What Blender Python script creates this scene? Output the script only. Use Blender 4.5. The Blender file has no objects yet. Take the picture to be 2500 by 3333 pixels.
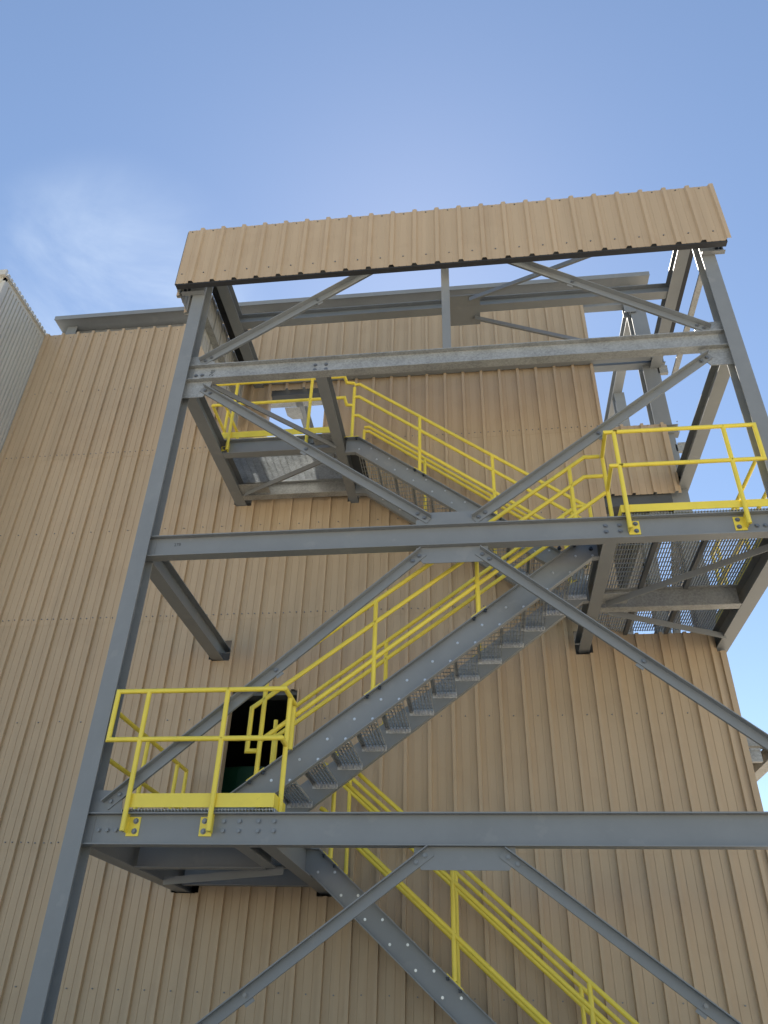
import bpy, math, random
from mathutils import Vector, Matrix
random.seed(7)
R = math.radians
scene = bpy.context.scene
col = scene.collection

# ------------------------------------------------------------------ camera
def make_camera():
    yaw, pitch, roll = 0.13352, 0.58626, 0.03006
    cy, sy, cp, sp = math.cos(yaw), math.sin(yaw), math.cos(pitch), math.sin(pitch)
    fwd = Vector((-sy*cp, cy*cp, sp)); right = Vector((cy, sy, 0)); up = right.cross(fwd)
    r = math.cos(roll)*right + math.sin(roll)*up
    u = -math.sin(roll)*right + math.cos(roll)*up
    cam = bpy.data.cameras.new('camera'); o = bpy.data.objects.new('camera', cam); col.objects.link(o)
    M = Matrix(((r.x, u.x, -fwd.x, 3.6627), (r.y, u.y, -fwd.y, -6.8436), (r.z, u.z, -fwd.z, -1.5847), (0, 0, 0, 1)))
    o.matrix_world = M
    cam.sensor_fit = 'HORIZONTAL'; cam.sensor_width = 36; cam.lens = 36.255
    cam.clip_start = 0.05; cam.clip_end = 6000
    scene.camera = o
make_camera()
scene.render.resolution_x = 768; scene.render.resolution_y = 1024

# ------------------------------------------------------------------ sky and sun
SUN_EL, SUN_AZ = 50.0, -5.0          # azimuth from +Y towards +X
SKY_STRENGTH = 0.07
CLOUD_DIR = (-0.405, 0.595, 0.695)
def make_world():
    w = bpy.data.worlds.new('World'); scene.world = w; w.use_nodes = True
    nt = w.node_tree; N = nt.nodes; L = nt.links; N.clear()
    out = N.new('ShaderNodeOutputWorld'); bg = N.new('ShaderNodeBackground')
    sky = N.new('ShaderNodeTexSky'); sky.sky_type = 'NISHITA'; sky.sun_disc = False
    sky.sun_elevation = R(SUN_EL); sky.sun_rotation = R(SUN_AZ)
    sky.air_density = 1.0; sky.dust_density = 0.07; sky.ozone_density = 0.3; sky.altitude = 0
    # one soft patch of thin high cloud to the left, clear elsewhere
    tc = N.new('ShaderNodeTexCoord'); mp = N.new('ShaderNodeMapping'); mp.inputs['Scale'].default_value = (3.0, 3.0, 4.5)
    n1 = N.new('ShaderNodeTexNoise'); n1.inputs['Scale'].default_value = 1.6; n1.inputs['Detail'].default_value = 8
    n1.inputs['Roughness'].default_value = 0.58; n1.inputs['Distortion'].default_value = 0.4
    rp = N.new('ShaderNodeValToRGB'); rp.color_ramp.interpolation = 'EASE'; rp.color_ramp.elements[0].position = 0.30; rp.color_ramp.elements[1].position = 0.80
    cd = Vector(CLOUD_DIR).normalized()
    vd = N.new('ShaderNodeVectorMath'); vd.operation = 'DOT_PRODUCT'; vd.inputs[1].default_value = cd
    mr = N.new('ShaderNodeMapRange'); mr.interpolation_type = 'SMOOTHSTEP'
    mr.inputs['From Min'].default_value = math.cos(R(11)); mr.inputs['From Max'].default_value = math.cos(R(2))
    nrm = N.new('ShaderNodeVectorMath'); nrm.operation = 'NORMALIZE'
    mul = N.new('ShaderNodeMath'); mul.operation = 'MULTIPLY'
    mul2 = N.new('ShaderNodeMath'); mul2.operation = 'MULTIPLY'; mul2.inputs[1].default_value = 0.6
    mix = N.new('ShaderNodeMixRGB'); mix.inputs['Color2'].default_value = (5.2, 5.9, 6.8, 1)
    L.new(tc.outputs['Generated'], nrm.inputs[0]); L.new(nrm.outputs[0], vd.inputs[0]); L.new(vd.outputs['Value'], mr.inputs['Value'])
    L.new(nrm.outputs[0], mp.inputs['Vector']); L.new(mp.outputs['Vector'], n1.inputs['Vector'])
    L.new(n1.outputs['Fac'], rp.inputs['Fac']); L.new(rp.outputs['Color'], mul.inputs[0]); L.new(mr.outputs[0], mul.inputs[1])
    L.new(mul.outputs[0], mul2.inputs[0]); L.new(mul2.outputs[0], mix.inputs['Fac']); L.new(sky.outputs[0], mix.inputs['Color1'])
    L.new(mix.outputs[0], bg.inputs['Color']); bg.inputs['Strength'].default_value = SKY_STRENGTH
    L.new(bg.outputs[0], out.inputs['Surface'])
make_world()
def make_sun():
    s = bpy.data.lights.new('sun', 'SUN'); s.energy = 4.6; s.angle = R(0.53); s.color = (1, 0.93, 0.82)
    o = bpy.data.objects.new('sun', s); col.objects.link(o)
    el, az = R(SUN_EL), R(SUN_AZ)
    d = Vector((math.sin(az)*math.cos(el), math.cos(az)*math.cos(el), math.sin(el)))
    o.rotation_euler = d.to_track_quat('Z', 'Y').to_euler(); o.location = d*60
make_sun()
vs = scene.view_settings
vs.view_transform = 'Standard'; vs.look = 'None'; vs.gamma = 1; vs.use_curve_mapping = False
vs.exposure = 1.34

# ------------------------------------------------------------------ materials
def mat(name, base, rough=0.5, metal=0.0, spec=0.5, var=0.0, var_scale=3.0, stretch=(1, 1, 1), bump=0.0, bump_scale=60,
        speck=None):
    m = bpy.data.materials.new(name); m.use_nodes = True
    nt = m.node_tree; N = nt.nodes; L = nt.links; b = N['Principled BSDF']
    b.inputs['Base Color'].default_value = (*base, 1); b.inputs['Roughness'].default_value = rough
    b.inputs['Metallic'].default_value = metal; b.inputs['Specular IOR Level'].default_value = spec
    tc = None
    def coords(sc):
        g = N.new('ShaderNodeNewGeometry'); mp = N.new('ShaderNodeMapping'); mp.inputs['Scale'].default_value = sc
        L.new(g.outputs['Position'], mp.inputs['Vector']); return mp.outputs['Vector']
    if var:
        v = coords(tuple(var_scale*s for s in stretch))
        n = N.new('ShaderNodeTexNoise'); n.inputs['Scale'].default_value = 1.0; n.inputs['Detail'].default_value = 6
        n.inputs['Roughness'].default_value = 0.65
        L.new(v, n.inputs['Vector'])
        rp = N.new('ShaderNodeValToRGB'); e = rp.color_ramp.elements
        e[0].position = 0.3; e[1].position = 0.72
        e[0].color = (*[c*(1-var) for c in base], 1); e[1].color = (*[min(1, c*(1+var)) for c in base], 1)
        L.new(n.outputs['Fac'], rp.inputs['Fac']); src = rp.outputs['Color']
        if speck:
            sc, dark, amount, lo = speck
            v2 = coords((sc, sc, sc))
            n2 = N.new('ShaderNodeTexNoise'); n2.inputs['Scale'].default_value = 1; n2.inputs['Detail'].default_value = 4
            L.new(v2, n2.inputs['Vector'])
            r2 = N.new('ShaderNodeValToRGB'); r2.color_ramp.elements[0].position = lo; r2.color_ramp.elements[1].position = lo+0.07
            mm = N.new('ShaderNodeMath'); mm.operation = 'MULTIPLY'; mm.inputs[1].default_value = amount
            L.new(n2.outputs['Fac'], r2.inputs['Fac']); L.new(r2.outputs['Color'], mm.inputs[0])
            mx = N.new('ShaderNodeMixRGB'); mx.inputs['Color2'].default_value = (*dark, 1)
            L.new(mm.outputs[0], mx.inputs['Fac']); L.new(src, mx.inputs['Color1']); src = mx.outputs['Color']
        L.new(src, b.inputs['Base Color'])
        rr = N.new('ShaderNodeMapRange'); rr.inputs['To Min'].default_value = max(0.05, rough-0.1); rr.inputs['To Max'].default_value = min(1, rough+0.12)
        L.new(n.outputs['Fac'], rr.inputs['Value']); L.new(rr.outputs[0], b.inputs['Roughness'])
    if bump:
        v = coords((bump_scale,)*3); n = N.new('ShaderNodeTexNoise'); n.inputs['Scale'].default_value = 1; n.inputs['Detail'].default_value = 3
        L.new(v, n.inputs['Vector']); bp = N.new('ShaderNodeBump'); bp.inputs['Strength'].default_value = bump; bp.inputs['Distance'].default_value = 0.004
        L.new(n.outputs['Fac'], bp.inputs['Height']); L.new(bp.outputs[0], b.inputs['Normal'])
    return m
def galv_mat(name, base, rough, metal):
    m = bpy.data.materials.new(name); m.use_nodes = True
    nt = m.node_tree; N = nt.nodes; L = nt.links; b = N['Principled BSDF']
    g = N.new('ShaderNodeNewGeometry'); vo = N.new('ShaderNodeTexVoronoi'); vo.inputs['Scale'].default_value = 55
    no = N.new('ShaderNodeTexNoise'); no.inputs['Scale'].default_value = 4; no.inputs['Detail'].default_value = 5
    L.new(g.outputs['Position'], vo.inputs['Vector']); L.new(g.outputs['Position'], no.inputs['Vector'])
    sep = N.new('ShaderNodeSeparateColor'); L.new(vo.outputs['Color'], sep.inputs['Color'])
    ad = N.new('ShaderNodeMath'); ad.operation = 'MULTIPLY_ADD'; ad.inputs[1].default_value = 0.45
    L.new(sep.outputs[0], ad.inputs[0]); L.new(no.outputs['Fac'], ad.inputs[2])
    rp = N.new('ShaderNodeValToRGB'); rp.color_ramp.elements[0].position = 0.3; rp.color_ramp.elements[1].position = 1.0
    rp.color_ramp.elements[0].color = (*[c*0.72 for c in base], 1); rp.color_ramp.elements[1].color = (*[min(1, c*1.25) for c in base], 1)
    L.new(ad.outputs[0], rp.inputs['Fac']); L.new(rp.outputs['Color'], b.inputs['Base Color'])
    b.inputs['Roughness'].default_value = rough; b.inputs['Metallic'].default_value = metal
    return m

M = {}
M['clad'] = mat('tan_cladding', (0.54, 0.413, 0.27), 0.42, 0, 0.4, var=0.05, var_scale=1.2, stretch=(4, 4, 0.35), speck=(2.2, (0.47, 0.345, 0.22), 0.25, 0.55))
def panel_tone(m, amt):
    nt = m.node_tree; N = nt.nodes; L = nt.links; b = N['Principled BSDF']; src = b.inputs['Base Color'].links[0].from_socket
    oi = N.new('ShaderNodeObjectInfo'); mr = N.new('ShaderNodeMapRange'); mr.inputs['To Min'].default_value = 1-amt; mr.inputs['To Max'].default_value = 1+amt
    mx = N.new('ShaderNodeVectorMath'); mx.operation = 'SCALE'
    L.new(oi.outputs['Random'], mr.inputs['Value']); L.new(src, mx.inputs[0]); L.new(mr.outputs[0], mx.inputs['Scale']); L.new(mx.outputs[0], b.inputs['Base Color'])
panel_tone(M['clad'], 0.035)
M['clad_back'] = mat('panel_backer', (0.55, 0.55, 0.52), 0.5, 0, 0.4, var=0.08, var_scale=4)
M['paint'] = mat('grey_steel_paint', (0.25, 0.264, 0.270), 0.42, 0, 0.45, var=0.07, var_scale=2.5, speck=(6.0, (0.30, 0.306, 0.305), 0.5, 0.62))
M['paint_dk'] = mat('dark_steel_paint', (0.10, 0.108, 0.115), 0.5, 0, 0.4, var=0.1, var_scale=3)
M['galv'] = galv_mat('galvanised_steel', (0.345, 0.355, 0.35), 0.45, 0.15)
M['grate'] = galv_mat('galvanised_grating', (0.40, 0.415, 0.42), 0.38, 0.45)
M['zinc'] = galv_mat('bright_zinc_plate', (0.62, 0.63, 0.63), 0.42, 0.2)
M['plate'] = galv_mat('weathered_galvanising', (0.34, 0.345, 0.335), 0.5, 0.15)
M['yellow'] = mat('safety_yellow_paint', (0.93, 0.75, 0.09), 0.38, 0, 0.5, var=0.06, var_scale=5, speck=(28.0, (0.25, 0.16, 0.02), 0.75, 0.73))
M['bolt'] = mat('bolt_steel', (0.22, 0.23, 0.24), 0.4, 0.5)
M['bolt_bright'] = mat('zinc_bolt', (0.62, 0.64, 0.66), 0.3, 0.6)
M['bolt_dark'] = mat('dark_bolt', (0.05, 0.06, 0.075), 0.4, 0.4)
M['black'] = mat('eave_shadow_plate', (0.035, 0.037, 0.042), 0.7)  # near-black puts the eave underside's shade into the colour; bottom girt shares it
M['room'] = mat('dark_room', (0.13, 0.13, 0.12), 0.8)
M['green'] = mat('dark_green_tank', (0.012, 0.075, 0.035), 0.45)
M['white'] = mat('white_siding', (0.62, 0.605, 0.55), 0.45, 0, 0.4, var=0.05, var_scale=1.5, stretch=(3, 3, 0.4))
M['ground'] = mat('packed_ground', (0.40, 0.355, 0.29), 0.95, 0, 0.2, var=0.18, var_scale=0.35)
M['conc'] = mat('floor_deck', (0.16, 0.16, 0.16), 0.8, var=0.1)
M['ink'] = mat('marker_ink', (0.06, 0.07, 0.08), 0.7)
M['red'] = mat('red_tag', (0.35, 0.03, 0.03), 0.5)

# ------------------------------------------------------------------ mesh helpers
class MB:
    def __init__(s): s.v = []; s.f = []; s.mi = []
    def add(s, vs, fs, mi=0):
        n = len(s.v); s.v += [tuple(v) for v in vs]
        for f in fs: s.f.append(tuple(i+n for i in f)); s.mi.append(mi)
    def box(s, x0, x1, y0, y1, z0, z1, mi=0):
        s.add([(x0,y0,z0),(x1,y0,z0),(x1,y1,z0),(x0,y1,z0),(x0,y0,z1),(x1,y0,z1),(x1,y1,z1),(x0,y1,z1)],
              [(0,3,2,1),(4,5,6,7),(0,1,5,4),(1,2,6,5),(2,3,7,6),(3,0,4,7)], mi)
    def prism(s, prof, p0, p1, U, V, mi=0):
        """extrude the (u,v) polygon prof from p0 to p1"""
        p0, p1, U, V = Vector(p0), Vector(p1), Vector(U), Vector(V); n = len(prof)
        vs = [p0+U*a+V*b for a, b in prof]+[p1+U*a+V*b for a, b in prof]
        fs = [tuple(range(n)), tuple(range(2*n-1, n-1, -1))]+[(i, i+n, (i+1) % n+n, (i+1) % n) for i in range(n)]
        s.add(vs, fs, mi)
    def cyl(s, p0, p1, r, n=10, mi=0):
        p0, p1 = Vector(p0), Vector(p1); d = (p1-p0).normalized()
        a = d.orthogonal().normalized(); b = d.cross(a)
        s.prism([(r*math.cos(2*math.pi*i/n), r*math.sin(2*math.pi*i/n)) for i in range(n)], p0, p1, a, b, mi)
    def pipe(s, pts, r, n=12, mi=0):
        """tube along a polyline with mitred corners"""
        P = [Vector(p) for p in pts]; k = len(P)
        d = [(P[i+1]-P[i]).normalized() for i in range(k-1)]
        a = d[0].orthogonal().normalized(); base = len(s.v); ring = []
        for i in range(k):
            if i > 0:
                q = d[i-1].rotation_difference(d[min(i, k-2)]) if i < k-1 else None
            if 0 < i < k-1:
                t = (d[i-1]+d[i]).normalized()
            else:
                t = d[0] if i == 0 else d[-1]
            # section in plane normal to t, built by sliding the previous section along its direction
            if i == 0:
                b = t.cross(a); vs = [P[0]+(a*math.cos(2*math.pi*j/n)+b*math.sin(2*math.pi*j/n))*r for j in range(n)]
            else:
                vs = []
                for v in ring:
                    den = d[i-1].dot(t); vs.append(v+d[i-1]*((P[i]-v).dot(t)/den))
            ring = vs; s.v += [tuple(v) for v in vs]
        s.f.append(tuple(base+j for j in range(n-1, -1, -1))); s.mi.append(mi)
        for i in range(k-1):
            for j in range(n):
                j2 = (j+1) % n
                s.f.append((base+i*n+j, base+i*n+j2, base+(i+1)*n+j2, base+(i+1)*n+j)); s.mi.append(mi)
        s.f.append(tuple(base+(k-1)*n+j for j in range(n))); s.mi.append(mi)
    def mesh(s, name, mats, smooth=False):
        me = bpy.data.meshes.new(name); me.from_pydata(s.v, [], s.f)
        for m in (mats if isinstance(mats, (list, tuple)) else [mats]): me.materials.append(M[m])
        me.polygons.foreach_set('material_index', s.mi)
        if smooth:
            me.polygons.foreach_set('use_smooth', [True]*len(s.f)); me.set_sharp_from_angle(angle=R(40))
        me.update(); return me
    def build(s, name, mats, parent=None, smooth=False, kind=None):
        return put(name, s.mesh(name, mats, smooth), parent, kind=kind)

def put(name, me, parent=None, loc=None, kind=None):
    """link mesh data given in WORLD coordinates (or placed at loc) under its thing"""
    o = bpy.data.objects.new(name, me); col.objects.link(o)
    w = Vector(loc) if loc else Vector((0, 0, 0))
    if parent:
        o.parent = parent; o.matrix_parent_inverse = Matrix.Identity(4); o.location = w-world_of(parent)
    else:
        o.location = w
    if kind: o['kind'] = kind
    return o
def world_of(o):
    v = Vector((0, 0, 0))
    while o: v += o.location; o = o.parent
    return v
def thing(name, label, cat, loc=(0, 0, 0), group=None):
    o = bpy.data.objects.new(name, None); col.objects.link(o); o.location = loc; o.empty_display_size = 0.2
    o['label'] = label; o['category'] = cat
    if group: o['group'] = group
    return o
def I_prof(b, d, tf, tw):
    return [(-b/2,-d/2),(b/2,-d/2),(b/2,-d/2+tf),(tw/2,-d/2+tf),(tw/2,d/2-tf),(b/2,d/2-tf),(b/2,d/2),(-b/2,d/2),(-b/2,d/2-tf),(-tw/2,d/2-tf),(-tw/2,-d/2+tf),(-b/2,-d/2+tf)]
def L_prof(a, b, t): return [(0,0),(a,0),(a,t),(t,t),(t,b),(0,b)]
X, Y, Z = Vector((1,0,0)), Vector((0,1,0)), Vector((0,0,1))
def beamX(name, x0, x1, yc, z0, z1, b, m, parent, tf=0.012, tw=0.008):
    mb = MB(); mb.prism(I_prof(b, z1-z0, tf, tw), (x0, yc, (z0+z1)/2), (x1, yc, (z0+z1)/2), Y, Z); return mb.build(name, m, parent)
def beamY(name, xc, y0, y1, z0, z1, b, m, parent, tf=0.012, tw=0.008):
    mb = MB(); mb.prism(I_prof(b, z1-z0, tf, tw), (xc, y0, (z0+z1)/2), (xc, y1, (z0+z1)/2), X, Z); return mb.build(name, m, parent)
def hexbolt_mesh(name, r, h, m, axis='Y'):
    mb = MB(); d = {'Y': (0, -1, 0), 'Z': (0, 0, -1), 'X': (1, 0, 0)}[axis]; dv = Vector(d)
    mb.cyl((0, 0, 0), dv*0.004, r*1.45, 12); mb.cyl(dv*0.004, dv*h, r, 6); return mb.mesh(name, m)
BOLT = hexbolt_mesh('bolt', 0.0175, 0.018, 'bolt')
BOLT_S = hexbolt_mesh('bolt', 0.0095, 0.012, 'bolt_bright')
BOLT_D = hexbolt_mesh('bolt', 0.016, 0.03, 'bolt_dark')
def bolts(parent, pts, me=BOLT):
    for p in pts: put('bolt', me, parent, p)
def plate(name, xz, y0, y1, m, parent):
    """plate lying in an XZ plane"""
    mb = MB(); mb.prism([(a, b) for a, b in xz], (0, y0, 0), (0, y1, 0), X, Z); return mb.build(name, m, parent)

# ------------------------------------------------------------------ ground
GZ = -3.2
mb = MB(); n = 24; S = 1500
mb.add([(-S, -S, GZ), (S, -S, GZ), (S, S, GZ), (-S, S, GZ)], [(0, 1, 2, 3)])
g = mb.build('ground', 'ground'); g['kind'] = 'structure'

# ------------------------------------------------------------------ ribbed cladding sheets
PITCH = 0.3048
WY = 2.90
def rib_profile(x0, x1, phase, extra=(), hh=0.048, hm=0.006, bw=0.0275):
    """(x, h) points of the sheet profile between x0 and x1; crests at phase + k*PITCH"""
    pts = []
    k0 = math.floor((x0-phase)/PITCH)-1; k1 = math.ceil((x1-phase)/PITCH)+1
    for k in range(k0, k1+1):
        c = phase+k*PITCH
        pts += [(c-bw, 0), (c-0.0215+0.14*hh-0.007, hh), (c+0.0215-0.14*hh+0.007, hh), (c+bw, 0)]
        for m_ in (0.1016, 0.2032):
            pts += [(c+m_-0.009, 0), (c+m_-0.0075, hm), (c+m_+0.0075, hm), (c+m_+0.009, 0)]
    pts.sort()
    def h(x):
        for (a, ha), (b, hb) in zip(pts, pts[1:]):
            if a <= x <= b: return ha+(hb-ha)*((x-a)/(b-a) if b > a else 0)
        return 0
    xs = [x0]+[p[0] for p in pts if x0+1e-4 < p[0] < x1-1e-4]+[e for e in extra if x0+1e-4 < e < x1-1e-4]+[x1]
    xs = sorted(set(round(x, 5) for x in xs))
    return [(x, h(x)) for x in xs]
def sheet(x0, x1, z0, z1, phase, place, openings=(), mats=('clad', 'clad_back'), off=0.0, **kw):
    """a ribbed sheet; place(x, outwards, z) -> world point"""
    ex = []
    for o in openings: ex += [o[0], o[1]]
    pr = rib_profile(x0, x1, phase, ex, **kw); mb = MB(); T = 0.0025
    for (a, ha), (b, hb) in zip(pr, pr[1:]):
        mid = (a+b)/2; iv = [(z0, z1)]
        for ox0, ox1, oz0, oz1 in openings:
            if ox0 < mid < ox1:
                nv = []
                for s0, s1 in iv:
                    if oz1 <= s0 or oz0 >= s1: nv.append((s0, s1)); continue
                    if oz0 > s0: nv.append((s0, oz0))
                    if oz1 < s1: nv.append((oz1, s1))
                iv = nv
        for s0, s1 in iv:
            if s1-s0 < 1e-3: continue
            q = lambda x, h, z: place(x, h+off, z)
            mb.add([q(a,ha,s0), q(b,hb,s0), q(b,hb,s1), q(a,ha,s1)], [(0,1,2,3)], 0)
            mb.add([q(a,ha-T,s0), q(b,hb-T,s0), q(b,hb-T,s1), q(a,ha-T,s1)], [(3,2,1,0)], 1)
            mb.add([q(a,ha,s0), q(a,ha-T,s0), q(b,hb-T,s0), q(b,hb,s0)], [(0,1,2,3)], 0)
            mb.add([q(a,ha,s1), q(b,hb,s1), q(b,hb-T,s1), q(a,ha-T,s1)], [(0,1,2,3)], 0)
    return mb

# ------------------------------------------------------------------ the tan building
bld = thing('clad_building', 'tall tan ribbed metal building behind the steel stair tower', 'building', (1.2, 2.9, GZ))
OPEN = [(0.36, 1.27, -0.035, 2.13), (-0.03, 0.27, 2.58, 2.88), (-0.04, 0.30, -0.34, -0.03), (1.70, 1.88, -0.36, -0.03),
        (-0.02, 0.25, 5.17, 5.46), (1.78, 1.96, 5.13, 5.46), (4.96, 5.18, 2.55, 2.88), (0.31, 1.29, 5.46, 7.58),
        (5.64, 6.9, 2.82, 5.05), (6.75, 6.9, 2.55, 2.9), (5.81, 6.9, 6.36, 12), (6.76, 6.9, 5.05, 12)]
wall_place = lambda x, h, z: (x, WY-h, z)
PH = -0.02
rows = [(GZ, -2.93), (-2.93, 0.16), (0.16, 3.25), (3.25, 6.34), (6.34, 9.39)]
rows = [(-3.18, 0.16), (0.16, 3.25), (3.25, 6.34), (6.34, 9.39)]
x = -4.35; edges = [x]; nx = PH-15*PITCH+0.1524
while nx < 6.8:
    if nx > x+0.2: edges.append(nx)
    nx += 3*PITCH
edges.append(6.84)
for ri, (z0, z1) in enumerate(rows):
    for a, b in zip(edges, edges[1:]):
        w = random.uniform(-0.012, 0.012)
        mb = sheet(a, b, z0-(0.045 if ri else 0)+w*0.5, z1, PH, wall_place, OPEN, off=0.0035*ri+random.uniform(0, 0.0012))
        if mb.f: mb.build('wall_panel', ('clad', 'clad_back'), bld)
# screw heads on the girt lines
mb = MB()
for zr in (9.3, 7.86, 6.39, 4.80, 3.29, 1.74, 0.21, -1.32):
    k = -14
    while PH+k*PITCH < 6.8:
        for dx in ((0.152,) if zr not in (6.39, 3.29, 0.21) else (0.06, 0.152, 0.245)):
            xx = PH+k*PITCH+dx; zz = zr+random.uniform(-.006, .006)
            if xx > -4.3 and not any(o[0]-.03 < xx < o[1]+.03 and o[2]-.03 < zz < o[3]+.03 for o in OPEN):
                mb.cyl((xx, WY-0.008, zz), (xx, WY-0.022, zz), 0.0085, 6)
        k += 1
mb.build('screw_heads', 'bolt', bld, kind='stuff')
# left vertical trim and right edge trim
mb = MB(); mb.box(-4.352, -4.27, WY-0.046, WY-0.040, -3.18, 9.40); mb.build('corner_trim', 'clad', bld)
mb = MB(); mb.box(6.775, 6.846, WY-0.040, WY-0.034, -3.18, 2.545); mb.box(6.840, 6.846, WY-0.034, WY+0.06, -3.18, 2.545); mb.build('edge_trim', 'clad', bld)
# door jamb trims
for (a, b, c, d) in ((0.335, 0.362, -0.03, 2.14), (1.268, 1.29, -0.03, 2.14), (0.285, 0.312, 5.46, 7.59), (1.289, 1.312, 5.46, 7.59)):
    mb = MB(); mb.box(a, b, WY-0.042, WY+0.10, c, d); mb.build('jamb_trim', 'clad', bld)
for (a, b, z0, z1) in ((0.36, 1.27, 2.08, 2.20), (0.30, 1.30, 7.50, 7.72), (5.5, 6.62, 4.88, 5.07)):
    mb = MB(); mb.box(a, b, WY+0.03, WY+0.22, z0, z1); mb.build('header', 'paint_dk', bld)
# steel frame of the building
def colm(name, xc, yc, z0, z1, b, d, m, parent):
    mb = MB(); mb.prism(I_prof(b, d, 0.014, 0.01), (xc, yc, z0), (xc, yc, z1), X, Y); return mb.build(name, m, parent)
colm('building_column', 6.755, 3.13, GZ, 9.5, 0.26, 0.26, 'paint', bld)
colm('building_column', -4.15, 3.13, GZ, 9.5, 0.24, 0.26, 'paint', bld)
colm('building_column', 1.6, 3.35, GZ, 9.5, 0.24, 0.26, 'paint', bld)
mb = MB(); mb.box(-4.20, 7.02, 2.755, 3.40, 9.685, 9.765); mb.box(-4.20, 7.02, 2.750, 2.755, 9.668, 9.770); mb.box(-4.20, 7.02, 3.10, 3.22, 9.60, 9.684); mb.box(-4.20, 6.98, 3.24, 3.36, 9.50, 9.684)
mb.build('eave_soffit', 'paint', bld)
beamX('eave_girt', -4.20, 6.9, 3.05, 9.22, 9.40, 0.14, 'paint', bld)
for xs in (-3.92, 0.0, 3.4, 6.62):
    mb = MB(); mb.prism(I_prof(0.2, 0.14, 0.012, 0.01), (xs, 3.03, 9.0), (xs, 3.03, 9.684), X, Y); mb.build('eave_post', 'paint', bld)
beamX('wall_girt', 5.3, 7.0, 3.03, 7.74, 7.94, 0.15, 'paint', bld)
beamX('wall_girt', 5.3, 6.96, 3.03, 6.24, 6.40, 0.15, 'paint', bld)
for zc in (7.62, 5.98, 1.25):
    mb = MB(); mb.box(6.86, 7.02, 3.0, 3.06, zc-.08, zc+.05); mb.box(6.90, 7.02, 2.99, 3.02, zc+.05, zc+.08); mb.build('girt_clip', 'plate', bld)
mb = MB(); mb.prism(L_prof(0.15, 0.13, 0.01), (6.86, 3.0, 1.36), (7.26, 3.0, 1.36), Y, Z); mb.prism(I_prof(0.14, 0.16, 0.01, 0.008), (7.19, 3.0, 1.30), (7.19, 9.0, 1.30), X, Z); mb.build('side_girt', 'plate', bld)
beamY('roof_beam', 6.72, 3.1, 10, 9.20, 9.48, 0.18, 'paint', bld)
beamY('roof_beam', 0.215, 3.1, 10, 9.20, 9.46, 0.155, 'paint', bld)
beamX('roof_cross_beam', -2.0, 2.2, 5.06, 9.20, 9.42, 0.15, 'plate', bld)
beamX('roof_cross_beam', 2.2, 6.6, 6.6, 9.25, 9.45, 0.17, 'plate', bld)
gp = MB(); gp.prism([(-0.12, 5.14), (0.20, 5.14), (0.20, 5.52), (-0.02, 5.52), (-0.12, 5.40)], (0, 0, 9.19), (0, 0, 9.199), X, Y); gp.build('roof_gusset', 'plate', bld)
for k, yy in enumerate((4.6, 7.8)): beamX('roof_cross_beam', -4.1, 6.7, yy+4, 9.25, 9.45, 0.17, 'paint', bld)
# open right side of the building: columns, girts and a brace
colm('building_column', 6.75, 5.4, 2.75, 9.2, 0.2, 0.22, 'paint', bld); colm('building_column', 6.75, 8.2, 2.75, 9.2, 0.2, 0.22, 'paint', bld)
colm('building_column', 6.30, 3.55, 2.75, 5.3, 0.16, 0.16, 'plate', bld)
for zz in (3.25, 4.25):
    mb = MB(); mb.prism(L_prof(0.14, 0.2, 0.008), (6.86, 3.27, zz), (6.86, 10.5, zz), X, Z); mb.build('side_girt', 'plate', bld)
mb = MB(); mb.prism(L_prof(0.1, 0.1, 0.01), (6.72, 3.3, 5.2), (6.72, 5.3, 2.8), X, Vector((0, 0.77, 0.64))); mb.build('side_brace', 'paint', bld)
for xx in (5.75, 6.45): beamY('floor_joist', xx, 3.1, 10.5, 5.04, 5.298, 0.13, 'plate', bld)
# floors, lower walls that close the rooms
mb = MB(); mb.box(-4.3, 6.8, 3.0, 11, 2.58, 2.74); mb.build('floor_deck', 'conc', bld)
mb = MB(); mb.box(-4.3, 6.84, 3.0, 11, 5.30, 5.46); mb.build('floor_deck', 'conc', bld)
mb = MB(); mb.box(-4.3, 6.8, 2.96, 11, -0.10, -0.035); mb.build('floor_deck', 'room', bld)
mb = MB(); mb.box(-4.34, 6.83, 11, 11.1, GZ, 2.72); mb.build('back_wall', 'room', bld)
mb = MB(); mb.box(6.885, 6.92, 3.3, 11, GZ, 2.54); mb.build('side_wall', 'clad', bld)
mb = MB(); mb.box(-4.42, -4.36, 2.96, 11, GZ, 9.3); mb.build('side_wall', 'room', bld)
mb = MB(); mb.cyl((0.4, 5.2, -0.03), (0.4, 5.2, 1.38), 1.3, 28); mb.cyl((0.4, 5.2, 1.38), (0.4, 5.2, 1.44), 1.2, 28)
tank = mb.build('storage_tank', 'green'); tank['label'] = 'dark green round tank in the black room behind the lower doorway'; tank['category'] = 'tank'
# a sheet patch on the wall by the upper landing
mb = sheet(1.80, 1.957, 4.99, 5.06, PH, wall_place, off=0.014); mb.build('patch_panel', ('clad', 'clad_back'), bld)
mb = sheet(1.958, 2.09, 4.77, 5.12, PH, wall_place, off=0.017); mb.build('patch_panel', ('clad', 'clad_back'), bld)

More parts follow.
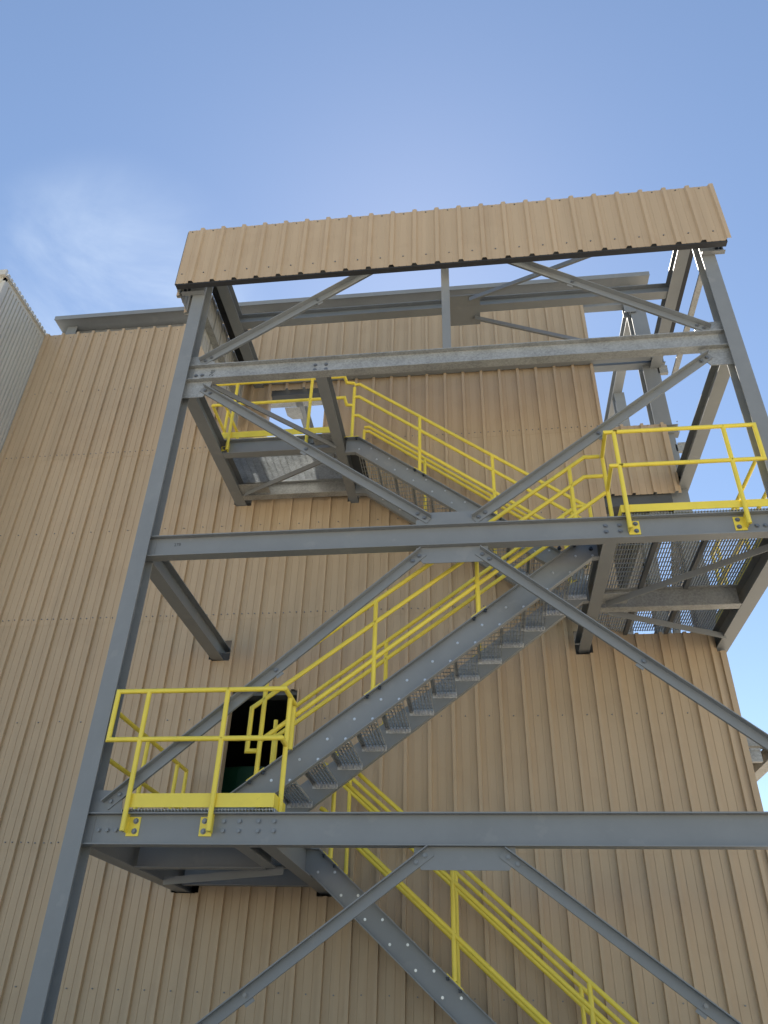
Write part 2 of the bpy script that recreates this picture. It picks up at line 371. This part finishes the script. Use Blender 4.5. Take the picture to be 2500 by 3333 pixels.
# ------------------------------------------------------------------ the white building
wb = thing('white_building', 'white building with narrow vertical ribs at the left edge', 'building', (-6.5, 1.4, GZ))
def fine_sheet(u0, u1, z0, z1, place, m):
    mb = MB(); pitch = 0.0853; n = int(round((u1-u0)/pitch)); pts = []
    for k in range(n):
        a = u0+k*pitch
        pts += [(a, 0), (a+0.004, 0.034), (a+0.056, 0.034), (a+0.060, 0)]
    pts.append((u1, 0))
    for (a, ha), (b, hb) in zip(pts, pts[1:]): mb.add([place(a,ha,z0), place(b,hb,z0), place(b,hb,z1), place(a,ha,z1)], [(0,1,2,3)])
    return mb
WX = -4.40
for k in range(4):
    fine_sheet(2.89-(k+1)*0.3412, 2.89-k*0.3412, GZ, 9.28, lambda u, h, z: (WX+h, u, z), 'white').build('siding_panel', 'white', wb)
for k in range(6):
    fine_sheet(WX-(k+1)*0.3412, WX-k*0.3412, GZ, 9.28, lambda u, h, z: (u, 1.50-h, z), 'white').build('siding_panel', 'white', wb)
mb = MB(); mb.box(-9, WX-0.03, 1.53, 11, GZ, 9.40); mb.build('wall_core', 'white', wb)
mb = MB(); mb.box(WX-0.01, WX+0.03, 1.44, 2.895, 9.27, 9.36); mb.box(-9, WX+0.03, 1.44, 1.50, 9.27, 9.36); mb.box(WX-0.02, WX+0.045, 1.44, 1.52, GZ, 9.27); mb.build('eave_trim', 'white', wb)
mb = MB()
for k in range(16):
    y = 1.42+k*0.0945
    mb.prism([(0, 0), (0.085, 0), (0.07, 0.075), (0.02, 0.075)], (WX+0.07, y, 9.36), (-9, y, 9.9), Y, Z)
mb.build('roof_ribs', 'clad_back', wb, kind='stuff')
mb = MB(); mb.box(-9, WX+0.05, 1.40, 2.93, 9.345, 9.372); mb.build('roof_edge', 'white', wb)
mb = MB(); mb.box(-9, WX+0.06, 1.36, 1.41, 9.34, 9.47); mb.build('gutter', 'white', wb)

# ------------------------------------------------------------------ steel frame of the stair tower
fr = thing('stair_tower_frame', 'grey steel frame of the stair tower with columns, beams and angle braces', 'steel frame', (3.45, 0, GZ))
L = 6.913; CW = 0.17; WEB = 0.10
Z1 = (-0.326, -0.059); Z2 = (2.592, 2.848); Z3 = (5.184, 5.434); ZR = (7.66, 7.866)
for xc in (CW/2, L-CW/2):
    mb = MB(); mb.prism(I_prof(CW, 0.20, 0.012, 0.009), (xc, 0.10, GZ), (xc, 0.10, 7.70), X, Y); mb.build('column', 'paint', fr)
def front_beam(z, m, pts, me=BOLT):
    b = beamX('beam', CW/2+0.006, L-CW/2-0.006, WEB, z[0], z[1], 0.125, m, fr)
    for p in pts: put('bolt', me, b, (p[0], WEB-0.004, p[1]))
    return b
b1 = front_beam(Z1, 'paint', [(0.26,-.20),(0.34,-.20),(0.42,-.20)]+[(a, c) for a in (1.40,1.54,1.71,1.85) for c in (-.125,-.205)])
b2 = front_beam(Z2, 'paint', [(a, c) for a in (5.04,5.18) for c in (2.77,2.70)]+[(6.52,2.70),(6.60,2.70)])
b3 = front_beam(Z3, 'galv', [(a, c) for a in (1.80,1.94) for c in (5.34,5.26)]+[(0.25,5.29),(0.33,5.29)])
for z in (Z1, Z2, Z3):      # shear tabs beside the columns
    for s, x0 in ((1, CW/2+0.012), (-1, L-CW/2-0.012)):
        mb = MB(); mb.box(min(x0, x0+s*0.115), max(x0, x0+s*0.115), WEB-0.011, WEB-0.0045, z[0]+0.02, z[1]-0.02); mb.build('shear_tab', 'paint', fr)
beamX('roof_beam', CW/2+0.006, L-CW/2-0.006, WEB, 7.62, 7.866, 0.125, 'paint', fr)
# depth beams running back into the wall
for xc, z in ((0.085, Z1), (1.80, Z1), (0.085, Z2), (5.07, Z2), (L-0.085, Z2), (0.085, Z3), (1.87, Z3), (L-0.085, Z3)):
    edge = xc < 0.2 or xc > 6.7
    beamY('depth_beam', xc, 0.205 if edge else 0.164, 3.2, z[0], z[1], 0.165 if edge else 0.14, 'paint', fr)
beamY('depth_beam', 1.56, 0.164, 1.20, Z1[0], Z1[1], 0.12, 'paint', fr)
beamX('cross_beam', 0.172, 1.496, 1.26, Z1[0], Z1[1], 0.12, 'paint', fr)
beamX('cross_beam', 0.172, 1.726, 2.66, Z1[0]+.04, Z1[1], 0.10, 'paint', fr)
cb = beamX('cross_beam', 5.144, 6.740, 1.69, Z2[0], Z2[1], 0.125, 'plate', fr)
beamX('cross_beam', 0.172, 1.796, 1.63, Z3[0], Z3[1], 0.125, 'paint', fr)
beamX('cross_beam', 0.172, 1.796, 2.70, Z3[0], Z3[1], 0.125, 'plate', fr)
# roof framing
beamY('roof_depth_beam', 0.085, 0.164, 3.0, *ZR, 0.17, 'paint', fr)
beamY('roof_depth_beam', L-0.085, 0.164, 3.0, *ZR, 0.17, 'paint', fr)
beamX('roof_cross_beam', 0.09, L-0.09, 1.46, 7.68, 7.862, 0.15, 'paint', fr)
beamX('roof_cross_beam', 0.09, L-0.09, 2.80, 7.70, 7.862, 0.12, 'paint', fr)
mb = MB(); mb.box(3.41, 3.515, 0.05, 0.155, 5.436, 7.618); mb.build('hanger_post', 'paint', fr)
mb = MB(); mb.box(3.42, 3.95, 1.18, 1.78, 7.682, 7.697); mb.build('gusset_plate', 'paint', fr)

def angle_brace(p0, p1, up, out, leg=0.09, leg2=0.075, t=0.009, m='paint', name='brace', double=True, bolt_ends=(0.06, 0.15), stitch=(0.5,)):
    """p0-p1: line on the middle of the leg that lies against the gusset; `out` points to the outstanding leg"""
    p0, p1, up, out = Vector(p0), Vector(p1), Vector(up), Vector(out); a = (p1-p0).normalized(); Ln = (p1-p0).length
    n = (up-a*up.dot(a)).normalized(); f = out
    mb = MB()
    prof = [(-leg/2, 0), (leg/2, 0), (leg/2, leg2), (leg/2-t, leg2), (leg/2-t, t), (-leg/2, t)]
    mb.prism(prof, p0, p1, n, f)
    if double:
        mb.prism([(u, -v-0.010) for u, v in prof][::-1], p0, p1, n, f)
    for s in stitch:
        c = p0+a*Ln*s; mb.prism([(-0.04, -0.075), (0.04, -0.075), (0.04, 0.03), (-0.04, 0.03)], c-f*0.0085, c-f*0.0015, a, n)
    o = mb.build(name, m, fr)
    return o, [p0+a*d+f*t for d in bolt_ends]+[p1-a*d+f*t for d in bolt_ends]+[p0+a*Ln*s+f*t for s in stitch]
BR = [((0.29,5.50),(3.20,7.585)), ((6.61,5.49),(3.60,7.55)), ((0.37,5.05),(3.22,2.925)), ((6.54,5.07),(3.70,2.905)),
      ((3.16,2.53),(0.28,0.005)), ((3.72,2.52),(6.66,0.03)), ((3.21,-0.36),(0.30,-2.46)), ((3.80,-0.37),(6.62,-2.44))]
for (a, b) in BR:
    o, bp = angle_brace((a[0], WEB-0.006, a[1]), (b[0], WEB-0.006, b[1]), Z, -Y)
    for p in bp: put('bolt', BOLT, o, p)
G = [[(3.08,2.85),(3.83,2.85),(3.83,2.93),(3.72,3.03),(3.24,3.03),(3.08,2.93)],
     [(3.08,2.59),(3.83,2.59),(3.83,2.52),(3.76,2.405),(3.15,2.405),(3.08,2.52)],
     [(3.07,-0.328),(3.91,-0.328),(3.91,-0.42),(3.85,-0.505),(3.13,-0.505),(3.07,-0.42)],
     [(0.10,5.182),(0.48,5.182),(0.46,5.03),(0.39,4.92),(0.10,4.92)],
     [(L-0.10,5.182),(L-0.48,5.182),(L-0.46,5.03),(L-0.39,4.92),(L-0.10,4.92)],
     [(0.10,5.436),(0.48,5.436),(0.46,5.52),(0.27,5.63),(0.10,5.63)],
     [(L-0.10,5.436),(L-0.48,5.436),(L-0.46,5.52),(L-0.27,5.63),(L-0.10,5.63)],
     [(0.10,-0.057),(0.44,-0.057),(0.42,0.07),(0.33,0.14),(0.10,0.15)],
     [(L-0.10,-0.057),(L-0.44,-0.057),(L-0.42,0.07),(L-0.33,0.14),(L-0.10,0.15)]]
for i, pg in enumerate(G):
    plate('gusset_plate', pg, WEB-0.0045, WEB+0.0045, 'galv' if i in (3, 4, 5, 6) else 'paint', fr)
# horizontal angle braces under the landings and in the roof plane
HB = [((0.42,0.20,5.22),(1.80,1.58,5.22)), ((0.25,2.62,5.215),(1.78,1.78,5.215)), ((5.22,1.58,2.64),(6.76,0.36,2.64)), ((5.22,1.80,2.64),(6.76,2.58,2.64)),
      ((0.20,2.05,-0.30),(1.70,1.30,-0.30)), ((3.80,1.25,7.668),(6.72,0.14,7.668)), ((3.85,1.62,7.668),(6.72,2.72,7.668))]
for a, b in HB:
    d = (Vector(b)-Vector(a)).normalized(); o, bp = angle_brace(a, b, Vector((0,-1,0)), -Z, m='paint', double=False, stitch=())
    for p in bp[:4]: put('bolt', BOLT, o, p)
for (x0, x1, y0, y1, z) in ((5.15,5.45,1.35,1.62,2.632), (0.17,0.62,2.38,2.63,5.205), (1.52,1.80,1.32,1.565,5.232)):
    mb = MB(); mb.box(x0, x1, y0, y1, z, z+0.010); mb.build('gusset_plate', 'plate', fr)

# writing on the beams, in marker
def text_mark(txt, loc, size, rot, parent):
    cu = bpy.data.curves.new('mark', 'FONT'); cu.body = txt; cu.size = size; cu.extrude = 0.0004; cu.resolution_u = 3
    t = bpy.data.objects.new('mark_tmp', cu); col.objects.link(t)
    dg = bpy.context.evaluated_depsgraph_get(); me = bpy.data.meshes.new_from_object(t.evaluated_get(dg))
    bpy.data.objects.remove(t)
    me.transform(Matrix.Rotation(rot, 4, 'Y') @ Matrix.Rotation(R(90), 4, 'X'))
    me.materials.clear(); me.materials.append(M['ink'])
    return put('hand_mark', me, parent, loc)
text_mark('24B', (0.47, WEB-0.0052, 5.262), 0.075, R(-78), b3)
text_mark('27B', (0.42, WEB-0.0052, 2.735), 0.05, R(-4), b2)

# ------------------------------------------------------------------ parapet cladding at the tower top
fa = thing('parapet_cladding', 'tan ribbed parapet band across the top of the stair tower', 'cladding', (3.45, -0.2, 6.75))
FY = -0.20
e = [-0.185]+[0.027+0.1524+k*PITCH for k in range(1, 23, 3)]+[7.072]
for a, b in zip(e, e[1:]):
    sheet(a, b, 6.748, 7.885, 0.027, lambda x, h, z: (x, FY-h, z), off=random.uniform(0, .001), hh=0.036, hm=0.003, bw=0.04).build('cladding_panel', ('clad', 'clad_back'), fa)
e = [-0.19, 0.55, 1.46, 2.38, 2.87]
for a, b in zip(e, e[1:]):
    sheet(a, b, 6.748, 7.885, 0.02, lambda x, h, z: (-0.195-h, x, z), off=random.uniform(0, .001)).build('side_panel', ('clad', 'clad_back'), fa)
mb = MB()
for k in range(24):
    for zz in (6.94, 7.845):
        xx = 0.027-0.1524+k*PITCH; mb.cyl((xx, FY-0.0005, zz), (xx, FY-0.012, zz), 0.0095, 6)
mb.build('screw_heads', 'bolt', fa, kind='stuff')
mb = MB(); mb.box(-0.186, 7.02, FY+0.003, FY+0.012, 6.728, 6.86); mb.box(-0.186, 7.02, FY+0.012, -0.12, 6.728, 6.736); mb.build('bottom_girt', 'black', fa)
mb = MB(); mb.box(-0.186, 7.05, FY+0.003, -0.01, 7.80, 7.87); mb.build('top_girt', 'paint_dk', fa)
for x0, x1 in ((-0.15, 0.168), (L-0.168, 7.03)):
    mb = MB(); mb.box(x0, x1, -0.016, -0.004, 6.73, 6.90); mb.box(x0, x1, -0.06, -0.016, 6.735, 6.745)
    o = mb.build('bracket', 'paint', fa)
    for dx in (0.03, 0.085): put('bolt', BOLT_D, o, ((x0+dx) if x0 < 0 else (x1-dx), -0.016, 6.83))
for x0, x1, z in ((-0.192, -0.085, 7.11), (6.985, 7.066, 7.26)):
    mb = MB(); mb.box(x0, x1, -0.19, 2.88, z, z+0.009); mb.box(x0+0.004, x0+0.012, -0.19, 2.88, z+0.009, z+0.05)
    mb.build('side_girt', 'plate', fa)
mb = MB(); mb.box(-0.185, 0.02, -0.19, 2.87, 7.868, 7.878); mb.build('eave_shade_plate', 'black', fa)  # left eave strip, its underside shade painted in as near-black
mb = MB(); mb.box(L-0.03, 7.05, -0.19, 2.87, 7.868, 7.878); mb.build('eave_shade_plate', 'black', fa)  # same painted-in shade along the right eave

# ------------------------------------------------------------------ landings (bar grating)
def grating(x0, x1, y0, y1, zt, along, parent, h=0.026, sp=0.0302, t=0.0042, rod=0.1016):
    mb = MB()
    if along == 'Y':
        n = int((x1-x0)/sp)
        for i in range(n+1):
            xx = x0+i*(x1-x0)/n; mb.box(xx-t/2, xx+t/2, y0, y1, zt-h, zt)
        k = int((y1-y0)/rod)
        for j in range(k+1): yy = y0+0.02+j*rod; mb.box(x0, x1, yy-.0035, yy+.0035, zt-0.009, zt-0.001)
    else:
        n = int((y1-y0)/sp)
        for i in range(n+1):
            yy = y0+i*(y1-y0)/n; mb.box(x0, x1, yy-t/2, yy+t/2, zt-h, zt)
        k = int((x1-x0)/rod)
        for j in range(k+1): xx = x0+0.02+j*rod; mb.box(xx-.0035, xx+.0035, y0, y1, zt-0.009, zt-0.001)
    return mb.build('grating', 'grate', parent, kind='stuff')
def edge_bar(parent, x0, x1, y0, y1, z0, z1):
    mb = MB(); mb.box(x0, x1, y0, y1, z0, z1); mb.build('edge_bar', 'grate', parent)
l1 = thing('stair_landing', 'lowest grated landing at the left, outside the dark doorway', 'landing', (1.1, 1.4, -0.06))
grating(0.46, 1.84, 0.045, 2.86, -0.027, 'Y', l1)
edge_bar(l1, 1.848, 1.856, 0.05, 1.62, -0.057, -0.027)
l2 = thing('stair_landing', 'grated landing at the right side, seen from below against the sky', 'landing', (5.9, 1.4, 2.85))
grating(5.22, 6.74, 0.045, 2.90, 2.882, 'Y', l2)
for xx in (5.60, 6.12):
    mb = MB(); mb.prism(L_prof(0.05, 0.05, 0.006), (xx, 0.17, 2.800), (xx, 1.62, 2.800), X, Z); mb.prism(L_prof(0.05, 0.05, 0.006), (xx, 1.76, 2.800), (xx, 2.88, 2.800), X, Z); mb.build('support_angle', 'paint_dk', l2)
l3 = thing('stair_landing', 'topmost grated landing at the left, beneath the bright doorway', 'landing', (1.0, 2.2, 5.43))
grating(0.12, 1.86, 1.60, 2.86, 5.467, 'X', l3)

# ------------------------------------------------------------------ stair flights
def strip(mb, poly, y0, y1, t, sgn):
    """flange plate of thickness t following an XZ polyline, between y0 and y1"""
    for (a, b) in zip(poly, poly[1:]):
        a2, b2 = Vector((a[0], 0, a[1])), Vector((b[0], 0, b[1])); d = (b2-a2).normalized(); n = Vector((-d.z, 0, d.x))*sgn*t
        v = [Vector((p.x, yy, p.z)) for yy in (y0, y1) for p in (a2, b2, b2+n, a2+n)]
        mb.add(v, [(0,1,2,3), (7,6,5,4), (0,4,5,1), (1,5,6,2), (2,6,7,3), (3,7,4,0)])
def stringer(parent, top, bot, y, out, m='paint'):
    """channel: web at y, flanges towards out (+1 / -1 in Y)"""
    mb = MB(); t = 0.007; ya, yb = (y, y-out*t)
    poly = top+bot[::-1]; mb.prism([(p[0], p[1]) for p in poly], (0, min(ya, yb), 0), (0, max(ya, yb), 0), X, Z)
    y0, y1 = sorted((y+out*0.0005, y+out*0.062))
    s = 1 if top[-1][0] > top[0][0] else -1
    strip(mb, top, y0, y1, 0.010, -s); strip(mb, bot, y0, y1, 0.010, s)
    return mb.build('stringer', m, parent)
def tread_mesh(w, run, rev):
    """origin: nosing edge top, spans +x for run; rev flips"""
    mb = MB(); s = -1 if rev else 1; n = 7; D = run+0.012
    def bx(x0, x1, y0, y1, z0, z1):
        a, b = sorted((s*x0, s*x1)); mb.box(a, b, y0, y1, z0, z1)
    for i in range(n):
        x0 = 0.045+i*(D-0.05)/(n-1); bx(x0-.0021, x0+.0021, 0.008, w-0.008, -0.026, -0.001)
    for j in range(int(w/0.1)):
        yy = 0.05+j*0.1; bx(0.03, D, yy-.0035, yy+.0035, -0.009, -0.0015)
    bx(0, 0.034, 0.006, w-0.006, -0.004, 0); bx(0, 0.005, 0.006, w-0.006, -0.036, -0.004)
    k0 = len(mb.f)
    for yy in (0, w-0.006): bx(0, D, yy, yy+0.006, -0.066, -0.0005)
    for i in range(n):
        x0 = 0.045+i*(D-0.05)/(n-1); bx(x0-.006, x0+.006, w-0.030, w-0.006, -0.060, -0.0265)
    for i in range(k0, len(mb.f)): mb.mi[i] = 1
    return mb.mesh('tread', ('grate', 'zinc'))
def flight(name, label, yf, w, first, run, rise, n, dirx, top, bot, bolt0):
    """first: (x, z) of the nosing of the lowest tread; dirx: direction of ascent"""
    f = thing(name, label, 'staircase', (first[0], yf, first[1]), 'stair flights of the tower')
    sf = stringer(f, top, bot, yf, -1); sb = stringer(f, top, bot, yf+w, 1)
    tm = tread_mesh(w-0.002-0.008, run, dirx < 0)
    for k in range(n):
        xx, zz = first[0]+dirx*run*k, first[1]+rise*k
        put('tread', tm, f, (xx, yf+0.008, zz))
        for q in bolt0: put('bolt', BOLT_S, sf, (xx+dirx*q, yf, zz-0.032))
    return f
# B: front lane, lower-left to upper-right
FB = (0.50, 0.96); SB = 0.7545
fB = flight('stair_flight', 'front stair flight climbing right from the lowest landing to the middle one', FB[0], FB[1], (1.675-0.257-0.06, 0.167), 0.257, 0.194, 14, 1,
            [(1.00,-0.030),(4.84,2.855),(5.00,2.855)], [(1.44,-0.030),(4.925,2.600),(5.00,2.600)], (0.06, 0.24))
# C: rear lane, from the middle landing (right) up to the top landing (left)
SC = 0.7655
fC = flight('stair_flight', 'rear stair flight climbing left to the topmost landing', 1.70, 0.96, (5.20, 2.882+0.1985), 0.2575, 0.1985, 12, -1,
            [(1.94,5.415),(2.13,5.415),(5.02,3.203)], [(1.94,5.14),(2.09,5.14),(5.02,2.885)], (0.06, 0.235))
mb = MB(); mb.box(1.945, 2.15, 1.705, 2.655, 5.385, 5.395); mb.build('top_plate', 'paint_dk', fC)
# A: rear lane, from the ground up to the lowest landing
SA = 0.8475
fA = flight('stair_flight', 'lowest stair flight rising left to the lowest landing, cut by the picture bottom', 1.70, 0.96, (5.46, -3.03), 0.2525, 0.2138, 14, -1,
            [(1.80,-0.062),(1.95,-0.062),(5.60,-3.16)], [(1.80,-0.318),(1.885,-0.318),(5.23,-3.16)], (0.06, 0.235))
bolts(fB.children[0], [(4.60-0.0, FB[0], 2.76), (4.93, FB[0], 2.74)], BOLT_D)

# ------------------------------------------------------------------ guard rails
TR = 0.0235
def rail(parent, pts, r=TR, name='rail'):
    mb = MB(); mb.pipe(pts, r); return mb.build(name, 'yellow', parent, smooth=True)
def post(parent, x, y, z0, z1, r=TR): return rail(parent, [(x, y, z0), (x, y, z1)], r, 'post')
def base_plate(parent, x, y, z, slope):
    mb = MB(); c = math.cos(math.atan(slope)); d = Vector((c, 0, c*slope)); n = Vector((-d.z, 0, d.x))
    mb.prism([(-0.10, -0.028), (0.10, -0.028), (0.10, 0.028), (-0.10, 0.028)], Vector((x, y, z))+n*0.001, Vector((x, y, z))+n*0.010, d, Y)
    o = mb.build('base_plate', 'yellow', parent)
    for s in (-0.075, 0.075): put('bolt', bolt_down, o, Vector((x, y-0.012, z))+d*s-n*0.011)
bolt_down = hexbolt_mesh('bolt', 0.015, 0.028, 'bolt_dark', 'Z')
def stair_guard(label, y, posts, zf, slope, offs, ext, group):
    """zf(x): stringer top; ext: function adding the end pieces"""
    g = thing('guard_rail', label, 'railing', (posts[0], y, zf(posts[0])), group)
    for xx in posts:
        post(g, xx, y, zf(xx)+0.008, zf(xx)+offs[-1]); base_plate(g, xx, y, zf(xx), slope(xx) if callable(slope) else slope)
    ext(g, y); return g
# flight B
zB = lambda x: -0.030+(x-1.00)*0.7513+0.0
oBs = {0.47: (0.33, 0.75, 0.99), 1.49: (0.335, 0.785, 0.985)}
def extB(g, y):
    oB = oBs[y]
    z = lambda x, o: zB(x)+o
    front = y < 1
    xe = 5.17
    # top rail levels out over the landing
    rail(g, [(1.53, y, z(1.53, oB[2])), (4.995, y, 3.955), (xe, y, 3.955)])
    xl = 1.41
    rail(g, [(1.51, y, 0.60), (xl, y, 0.60), (xl, y, z(xl, oB[1])), (4.965, y, 3.675), (xe, y, 3.675)])
    if front: rail(g, [(1.53, y, z(1.53, oB[0])), (5.17, y, z(5.17, oB[0])+0.01)])
stair_guard('yellow guard rail on the front side of the front stair flight', 0.47, [1.53, 2.623, 3.705, 4.81], zB, 0.7513, oBs[0.47], extB, 'stair guard rails')
stair_guard('yellow guard rail on the wall side of the front stair flight', 1.49, [1.39, 2.618, 3.70, 4.81], zB, 0.7513, oBs[1.49], extB, 'stair guard rails')
# flight C
zC = lambda x: 5.415 if x < 2.13 else 5.415-(x-2.13)*SC
oCs = {1.66: (0.345, 0.705, 0.965), 2.70: (0.345, 0.90, 1.0)}
def extC(g, y):
    oC = oCs[y]
    z = lambda x, o: zC(x)+o
    for o in oC:
        rail(g, [(2.02, y, min(z(2.13, o)+0.06, 6.49) if o == oC[2] else z(2.13, o)+0.07), (2.10, y, min(z(2.13, o)+0.06, 6.49) if o == oC[2] else z(2.13, o)+0.07), (5.13, y, z(5.13, o))])
    rail(g, [(5.13, y, z(5.13, oC[2])), (5.19, y, z(5.13, oC[2])-0.02), (5.19, y, z(5.13, oC[1])), (5.13, y, z(5.13, oC[1]))])
stair_guard('yellow guard rail on the front side of the upper rear stair flight', 1.66, [2.02, 2.997, 3.99, 4.98], zC, lambda x: 0 if x < 2.1 else -SC, oCs[1.66], extC, 'stair guard rails')
stair_guard('yellow guard rail between the upper rear stair flight and the tan wall', 2.70, [2.02, 2.997, 3.985, 4.98], zC, lambda x: 0 if x < 2.1 else -SC, oCs[2.70], extC, 'stair guard rails')
# flight A
zA = lambda x: -0.062 if x < 1.95 else -0.062-(x-1.95)*0.8488
oAs = {1.66: (0.40, 0.87, 1.08), 2.70: (0.40, 0.93, 1.10)}
def extA(g, y):
    z = lambda x, o: zA(x)+o
    for o in oAs[y]: rail(g, [(1.93, y, z(1.95, o)-0.0), (1.97, y, z(1.97, o)), (5.6, y, z(5.6, o))])
stair_guard('yellow guard rail on the front side of the lowest stair flight', 1.66, [2.07, 3.323, 4.56], zA, -0.8488, oAs[1.66], extA, 'stair guard rails')
stair_guard('yellow guard rail between the lowest stair flight and the tan wall', 2.70, [2.065, 3.32, 4.58], zA, -0.8488, oAs[2.70], extA, 'stair guard rails')

# landing guards
def bracket_post(g, x, y, z0, z1, side):
    post(g, x, y, z0, z1)
    mb = MB(); mb.box(x-0.006, x+0.006, y+0.012, WEB-0.005 if y < 1 else y+0.085, z0+0.0, z0+0.155)
    yb = WEB-0.013 if y < 1 else y+0.085
    a, b = sorted((x, x+side*0.115)); mb.box(a, b, yb, yb+0.008, z0-0.025, z0+0.135)
    o = mb.build('bracket', 'yellow', g)
    for zz in (z0+0.015, z0+0.10): put('bolt', BOLT, o, (x+side*0.075, yb, zz))
def toe(g, x0, x1, y0, y1, z0, z1): mb = MB(); mb.box(x0, x1, y0, y1, z0, z1); mb.build('toe_board', 'yellow', g)
g = thing('guard_rail', 'yellow guard rail with toe board along the front of the lowest landing', 'railing', (1.0, 0, -0.06))
FYR = 0.0
bracket_post(g, 0.52, FYR, -0.225, 1.045, 1); bracket_post(g, 1.30, FYR, -0.225, 1.045, -1)
rail(g, [(1.31, FYR, 1.045), (0.21, FYR, 1.045), (0.21, FYR, 0.578), (1.31, FYR, 0.578)])
rail(g, [(1.30, FYR, 1.045), (1.855, FYR, 1.045), (1.855, 0.44, 1.045), (1.855, 0.44, 0.58), (1.865, FYR, 0.578), (1.30, FYR, 0.578)][:3])
rail(g, [(1.30, FYR, 0.578), (1.865, FYR, 0.578), (1.855, 0.22, 0.578)])
post(g, 1.855, 0.22, -0.05, 1.045); rail(g, [(1.845, 0.44, 1.045), (1.845, 0.44, 0.60)])
toe(g, 0.50, 1.845, 0.025, 0.033, -0.022, 0.098); toe(g, 1.837, 1.845, 0.033, 0.46, -0.022, 0.098)
g = thing('guard_rail', 'yellow side rail running from the left column back to the wall, lowest landing', 'railing', (0, 1.4, -0.06))
xs = -0.01
rail(g, [(xs, 0.24, 1.015), (xs, 2.66, 1.015), (xs, 2.66, 0.545), (xs, 0.24, 0.545)])
for yy in (0.3, 1.37, 2.33): post(g, xs, yy, -0.05, 1.015)
toe(g, 0.20, 0.208, 0.25, 2.8, -0.022, 0.098)
g = thing('guard_rail', 'yellow guard rail with toe board along the front of the right landing', 'railing', (5.9, 0, 2.85))
bracket_post(g, 5.265, FYR, 2.675, 3.925, 1); bracket_post(g, 6.42, FYR, 2.675, 3.925, -1)
rail(g, [(5.26, FYR, 3.925), (6.745, FYR, 3.925), (6.745, FYR, 3.465), (5.26, FYR, 3.465)])
rail(g, [(5.30, FYR, 3.925), (5.175, FYR, 3.925), (5.20, 0.47, 3.94)]); rail(g, [(5.30, FYR, 3.465), (5.18, FYR, 3.465), (5.20, 0.47, 3.47)])
post(g, 5.20, 0.47, 2.88, 3.945)
toe(g, 5.21, 6.74, 0.025, 0.033, 2.886, 2.975); toe(g, 5.21, 5.218, 0.033, 0.44, 2.886, 2.975)
g = thing('guard_rail', 'yellow side rail along the outer right edge of the right landing', 'railing', (6.95, 1.4, 2.85))
xs = 6.93
rail(g, [(xs, 0.24, 3.91), (xs, 2.75, 3.91), (xs, 2.75, 3.44), (xs, 0.24, 3.44)])
for yy in (0.3, 1.5, 2.5): post(g, xs, yy, 2.86, 3.91)
toe(g, 6.78, 6.788, 0.25, 2.8, 2.886, 2.975)
g = thing('guard_rail', 'yellow guard rail with toe board along the front of the topmost landing', 'railing', (1.0, 1.6, 5.43))
yg = 1.545
bracket_post(g, 0.235, yg, 5.23, 6.51, -1); bracket_post(g, 1.39, yg, 5.23, 6.51, 1)
rail(g, [(-0.10, yg, 6.51), (1.88, yg, 6.51), (1.90, 1.64, 6.47), (2.02, 1.66, 6.47)]); rail(g, [(-0.10, yg, 6.09), (1.90, yg, 6.09), (1.92, 1.64, 6.03), (2.02, 1.66, 6.03)])
toe(g, 0.0, 1.86, 1.575, 1.583, 5.47, 5.575)
g = thing('guard_rail', 'yellow side rail at the left end of the topmost landing', 'railing', (-0.08, 2.2, 5.43))
xs = -0.10
rail(g, [(xs, yg, 6.51), (xs, 2.74, 6.51), (xs, 2.74, 6.09), (xs, yg, 6.09)])
for yy in (2.15,): post(g, xs, yy, 5.47, 6.51)
toe(g, -0.03, -0.022, 1.60, 2.8, 5.47, 5.62)
